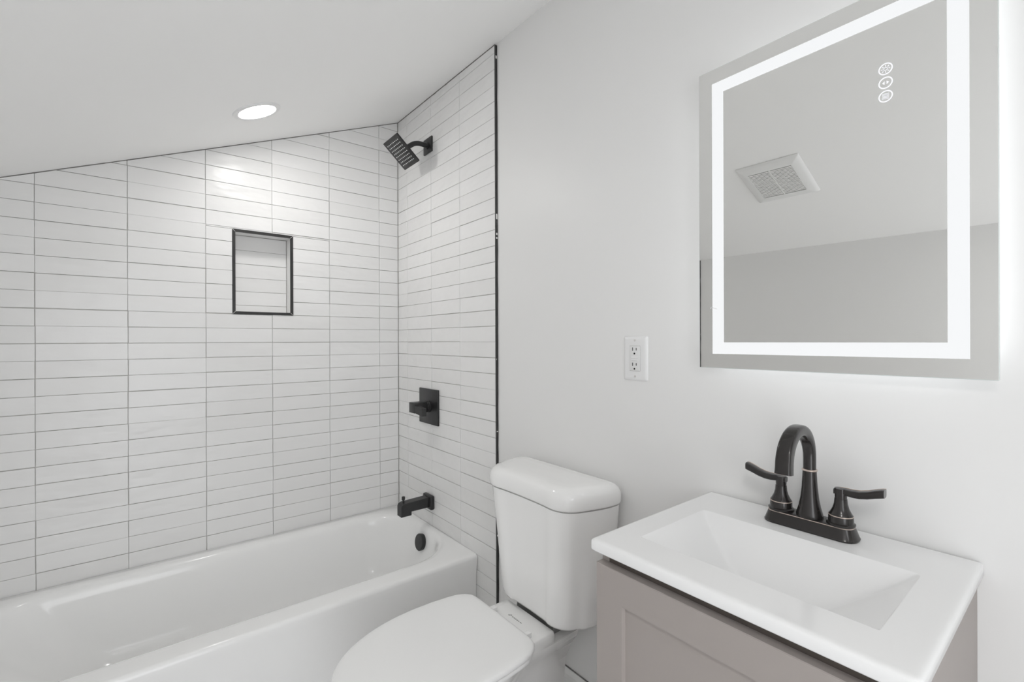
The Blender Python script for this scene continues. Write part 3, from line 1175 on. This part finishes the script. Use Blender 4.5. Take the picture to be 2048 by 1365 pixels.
obj('door_panel', bm, CAB, door)

# sink top with integrated basin
vt = thing('sink_top', 'glossy white vanity sink top with rectangular basin', 'sink', (-0.2, -1.914, CTOP))
SX0, SX1 = -0.338, -0.121           # basin opening in x
SY0, SY1 = -2.0895, -1.7410         # basin opening in y
DEP = 0.105


def sink_h(x, y):
    if not (SX0 < x < SX1 and SY0 < y < SY1):
        return 0.0
    e = lambda d, m, c=0.006: m * (math.sqrt(d * d + c * c) - c)
    dl, dr = SY1 - y, y - SY0
    db, df = SX1 - x, x - SX0
    # ramps: side ramps steepen towards the middle, back wall slopes, front wall steep
    left = 0.70 * dl
    right = 0.70 * dr
    back = 0.60 * db + 4.5 * db * db
    front = 3.2 * df
    k = 0.0030
    vals = [left, right, back, front, DEP]
    m = min(vals)
    s = sum(math.exp(-(v - m) / k) for v in vals)
    h = m - k * math.log(s)
    return max(0.0, h) if h > 0 else 0.0


def top_h(x, y):
    h = -sink_h(x, y)
    # shallow raised ledge along the back, behind the faucet line
    if x > -0.112 and VY0 + .03 < y < VY1 - .03:
        t = min(1, (x + 0.112) / 0.010)
        h += 0.0
    return h


bm = bmesh.new()
xb, xf = PX - .0005, VXF
ny, nx = 130, 118


def refine(lo, hi, n, brk):
    base = [lo + (hi - lo) * i / n for i in range(n + 1)]
    for b in brk:
        base += [b - .004, b - .002, b - .0007, b, b + .0007, b + .002, b + .004]
    base = sorted(set(round(q, 5) for q in base if lo <= q <= hi))
    out = [base[0]]
    for q in base[1:]:
        if q - out[-1] > 0.0004:
            out.append(q)
    return out


RB = 0.0060                     # eased edge
xs = refine(xf + RB, xb - .001, nx, (SX0, SX1))
ys = refine(VY0 + RB, VY1 - RB, ny, (SY0, SY1))
grid = [[bm.verts.new((x, y, VT + top_h(x, y))) for y in ys] for x in xs]
for i in range(len(xs) - 1):
    for j in range(len(ys) - 1):
        bm.faces.new((grid[i][j], grid[i + 1][j], grid[i + 1][j + 1], grid[i][j + 1]))
# skirt: walk the border and drop with an eased edge
bord = [grid[i][0] for i in range(len(xs))] + [grid[-1][j] for j in range(1, len(ys))] + [grid[i][-1] for i in range(len(xs) - 2, -1, -1)] + [grid[0][j] for j in range(len(ys) - 2, 0, -1)]


def outset(v, d, dz):
    x, y = v.co.x, v.co.y
    if abs(x - xs[0]) < 1e-6 and (abs(y - ys[0]) < 1e-6 or abs(y - ys[-1]) < 1e-6):
        d *= .80
    if abs(x - xs[0]) < 1e-6:
        x -= d
    if abs(x - xs[-1]) < 1e-6:
        x += min(d, .001)
    if abs(y - ys[0]) < 1e-6:
        y -= d
    if abs(y - ys[-1]) < 1e-6:
        y += d
    return bm.verts.new((x, y, VT - dz))


prev = bord
for d, dz in ((RB * .38, RB * .08), (RB * .71, RB * .29), (RB * .92, RB * .62), (RB, RB), (RB, .0190), (RB * .7, .0215), (0, .0225)):
    cur = [outset(q, d, dz) for q in bord]
    for i in range(len(bord)):
        j = (i + 1) % len(bord)
        bm.faces.new((prev[i], prev[j], cur[j], cur[i]))
    prev = cur
# underside rim
und = [bm.verts.new((min(max(q.co.x, SX0 - .012), SX1 + .012), min(max(q.co.y, SY0 - .012), SY1 + .012), VT - .0225)) for q in prev]
for i in range(len(prev)):
    j = (i + 1) % len(prev)
    try:
        bm.faces.new((prev[i], prev[j], und[j], und[i]))
    except ValueError:
        pass
bmesh.ops.remove_doubles(bm, verts=bm.verts[:], dist=1e-5)
obj('sink_basin', bm, TOPW, vt, smooth=60)
bm = bmesh.new()
lathe(bm, [(0.021, -0.002), (0.021, 0.001), (0.018, 0.002), (0.014, 0.0015), (0.013, 0.005), (0.001, 0.006)], (-0.295, -1.9155, VT - DEP + .001), 28)
obj('sink_drain', bm, BRONZE, vt, smooth=40)

# ------------------------------------------------------------------ faucet
FXC, FYC = -0.0590, -1.9172
fa = thing('bathroom_faucet', 'dark bronze two-handle arched faucet on the white sink top', 'faucet', (FXC, FYC, VT))
# tapered oblong base
bm = bmesh.new()
FB = VT + 0.0003


def oblong(hx, hy, z, n=2.6):
    out = []
    N = 56
    for i in range(N):
        t = 2 * PI * i / N
        c, s = math.cos(t), math.sin(t)
        r = min(hx, hx)
        # stadium: semicircles at the y-ends
        x = hx * math.copysign(abs(c) ** .8, c)
        yv = (hy - hx) * (1 if s > 0.0001 else (-1 if s < -.0001 else 0)) + hx * math.copysign(abs(s) ** .8, s)
        if abs(s) <= .0001:
            yv = 0
        out.append(Vector((FXC + x, FYC + yv, z)))
    return out


rings = [oblong(.0265, .0775, FB), oblong(.0270, .0780, FB + .0025), oblong(.0258, .0768, FB + .0045), oblong(.0210, .0712, FB + .0205), oblong(.0200, .0702, FB + .0230),
         oblong(.0185, .0687, FB + .0238), oblong(.010, .0560, FB + .0238)]
loft(bm, rings)
base = obj('base_plate', bm, BRONZE, fa, smooth=40)
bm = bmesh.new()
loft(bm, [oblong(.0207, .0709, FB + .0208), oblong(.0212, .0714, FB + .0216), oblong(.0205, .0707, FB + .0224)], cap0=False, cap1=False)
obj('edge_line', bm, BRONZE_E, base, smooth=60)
# centre column
bm = bmesh.new()
CB = FB + .0232
lathe(bm, [(.0218, 0), (.0222, .003), (.0210, .008), (.0178, .020), (.0150, .036), (.0131, .055), (.0119, .075), (.0114, .0860)], (FXC, FYC, CB), 40)
obj('column', bm, BRONZE, fa, smooth=60)
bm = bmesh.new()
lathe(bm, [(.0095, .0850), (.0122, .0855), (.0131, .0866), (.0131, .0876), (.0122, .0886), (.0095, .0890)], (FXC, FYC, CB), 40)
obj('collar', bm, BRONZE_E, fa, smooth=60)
# arched spout
bm = bmesh.new()
z_s = CB + .0885
pts, secs = [], []
RA = 0.0565
top_s = z_s + 0.0225
for i in range(5):
    t = i / 4
    pts.append(Vector((FXC, FYC, z_s - .003 + (top_s - z_s + .003) * t)))
    secs.append((.0106, .0106))
for i in range(1, 25):
    a = i / 24 * PI
    pts.append(Vector((FXC - RA + RA * math.cos(a), FYC, top_s + RA * math.sin(a) * 1.0)))
    t = i / 24
    secs.append((.0106 + .0024 * t, .0106 - .0002 * t))
tipz = top_s
for i in range(1, 5):
    t = i / 4
    pts.append(Vector((FXC - 2 * RA - .0015 * t, FYC, tipz - .012 * t)))
    secs.append((.0130 + .0004 * t, .0104))
rings = []
for i, p in enumerate(pts):
    a = pts[max(0, i - 1)]
    b = pts[min(len(pts) - 1, i + 1)]
    t = (b - a).normalized()
    up_ = Vector((0, 1, 0))
    nr = up_.cross(t).normalized()
    wv, hv = secs[i]
    pw = 2.0 + 2.6 * min(1, max(0, (i - 5) / 18))
    ring = []
    for k in range(32):
        th = 2 * PI * k / 32
        c, s = math.cos(th), math.sin(th)
        ring.append(p + up_ * (wv * math.copysign(abs(c) ** (2 / pw), c)) + nr * (hv * math.copysign(abs(s) ** (2 / pw), s)))
    rings.append(ring)
loft(bm, rings)
obj('spout', bm, BRONZE, fa, smooth=50)
# two handles
for s in (1, -1):
    hy = FYC + s * 0.0500
    bm = bmesh.new()
    HB = FB + .0225
    lathe(bm, [(.0215, 0), (.0222, .0015), (.0222, .004), (.0195, .0055), (.0190, .0165), (.0183, .0190), (.0160, .0225), (.0125, .0300), (.0105, .0380), (.0098, .0465)], (FXC, hy, HB), 36)
    h = obj('handle', bm, BRONZE, fa, smooth=40)
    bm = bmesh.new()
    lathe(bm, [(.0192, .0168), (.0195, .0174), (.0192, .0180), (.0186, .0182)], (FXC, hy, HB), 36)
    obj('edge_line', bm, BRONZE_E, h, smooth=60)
    # lever: a flattened S-curved bar that starts over the stem
    bm = bmesh.new()
    z0 = HB + .0460
    lathe(bm, [(.0092, 0), (.0095, .012), (.0095, .019), (.001, .0195)], (FXC, hy, z0), 24)
    prof = [(-.0095, .0150, .0050), (-.004, .0160, .0052), (.006, .0155, .0056), (.016, .0130, .0060), (.028, .0118, .0064), (.040, .0130, .0068), (.050, .0155, .0072), (.059, .0172, .0074), (.0635, .0176, .0070)]
    lean = Vector((-0.10 if s > 0 else 0.02, s, 0)).normalized()
    side = Vector((-lean.y, lean.x, 0))
    rings = []
    rise = 0.0125 if s > 0 else 0.0095
    for i, (d, zz, hh) in enumerate(prof):
        c = Vector((FXC, hy, z0)) + lean * d + Vector((0, 0, zz + max(0, d) / .0668 * rise - .002))
        wv = .0078 + .0012 * max(0, d) / .06
        ring = []
        for k in range(20):
            th = 2 * PI * k / 20
            cc, ss = math.cos(th), math.sin(th)
            pw = 4.0
            ring.append(c + side * (wv * math.copysign(abs(cc) ** (2 / pw), cc)) + Vector((0, 0, hh * math.copysign(abs(ss) ** (2 / pw), ss))))
        rings.append(ring)
    loft(bm, rings)
    obj('lever', bm, BRONZE, h, smooth=45)
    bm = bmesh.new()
    # paler line along the lever's upper edge
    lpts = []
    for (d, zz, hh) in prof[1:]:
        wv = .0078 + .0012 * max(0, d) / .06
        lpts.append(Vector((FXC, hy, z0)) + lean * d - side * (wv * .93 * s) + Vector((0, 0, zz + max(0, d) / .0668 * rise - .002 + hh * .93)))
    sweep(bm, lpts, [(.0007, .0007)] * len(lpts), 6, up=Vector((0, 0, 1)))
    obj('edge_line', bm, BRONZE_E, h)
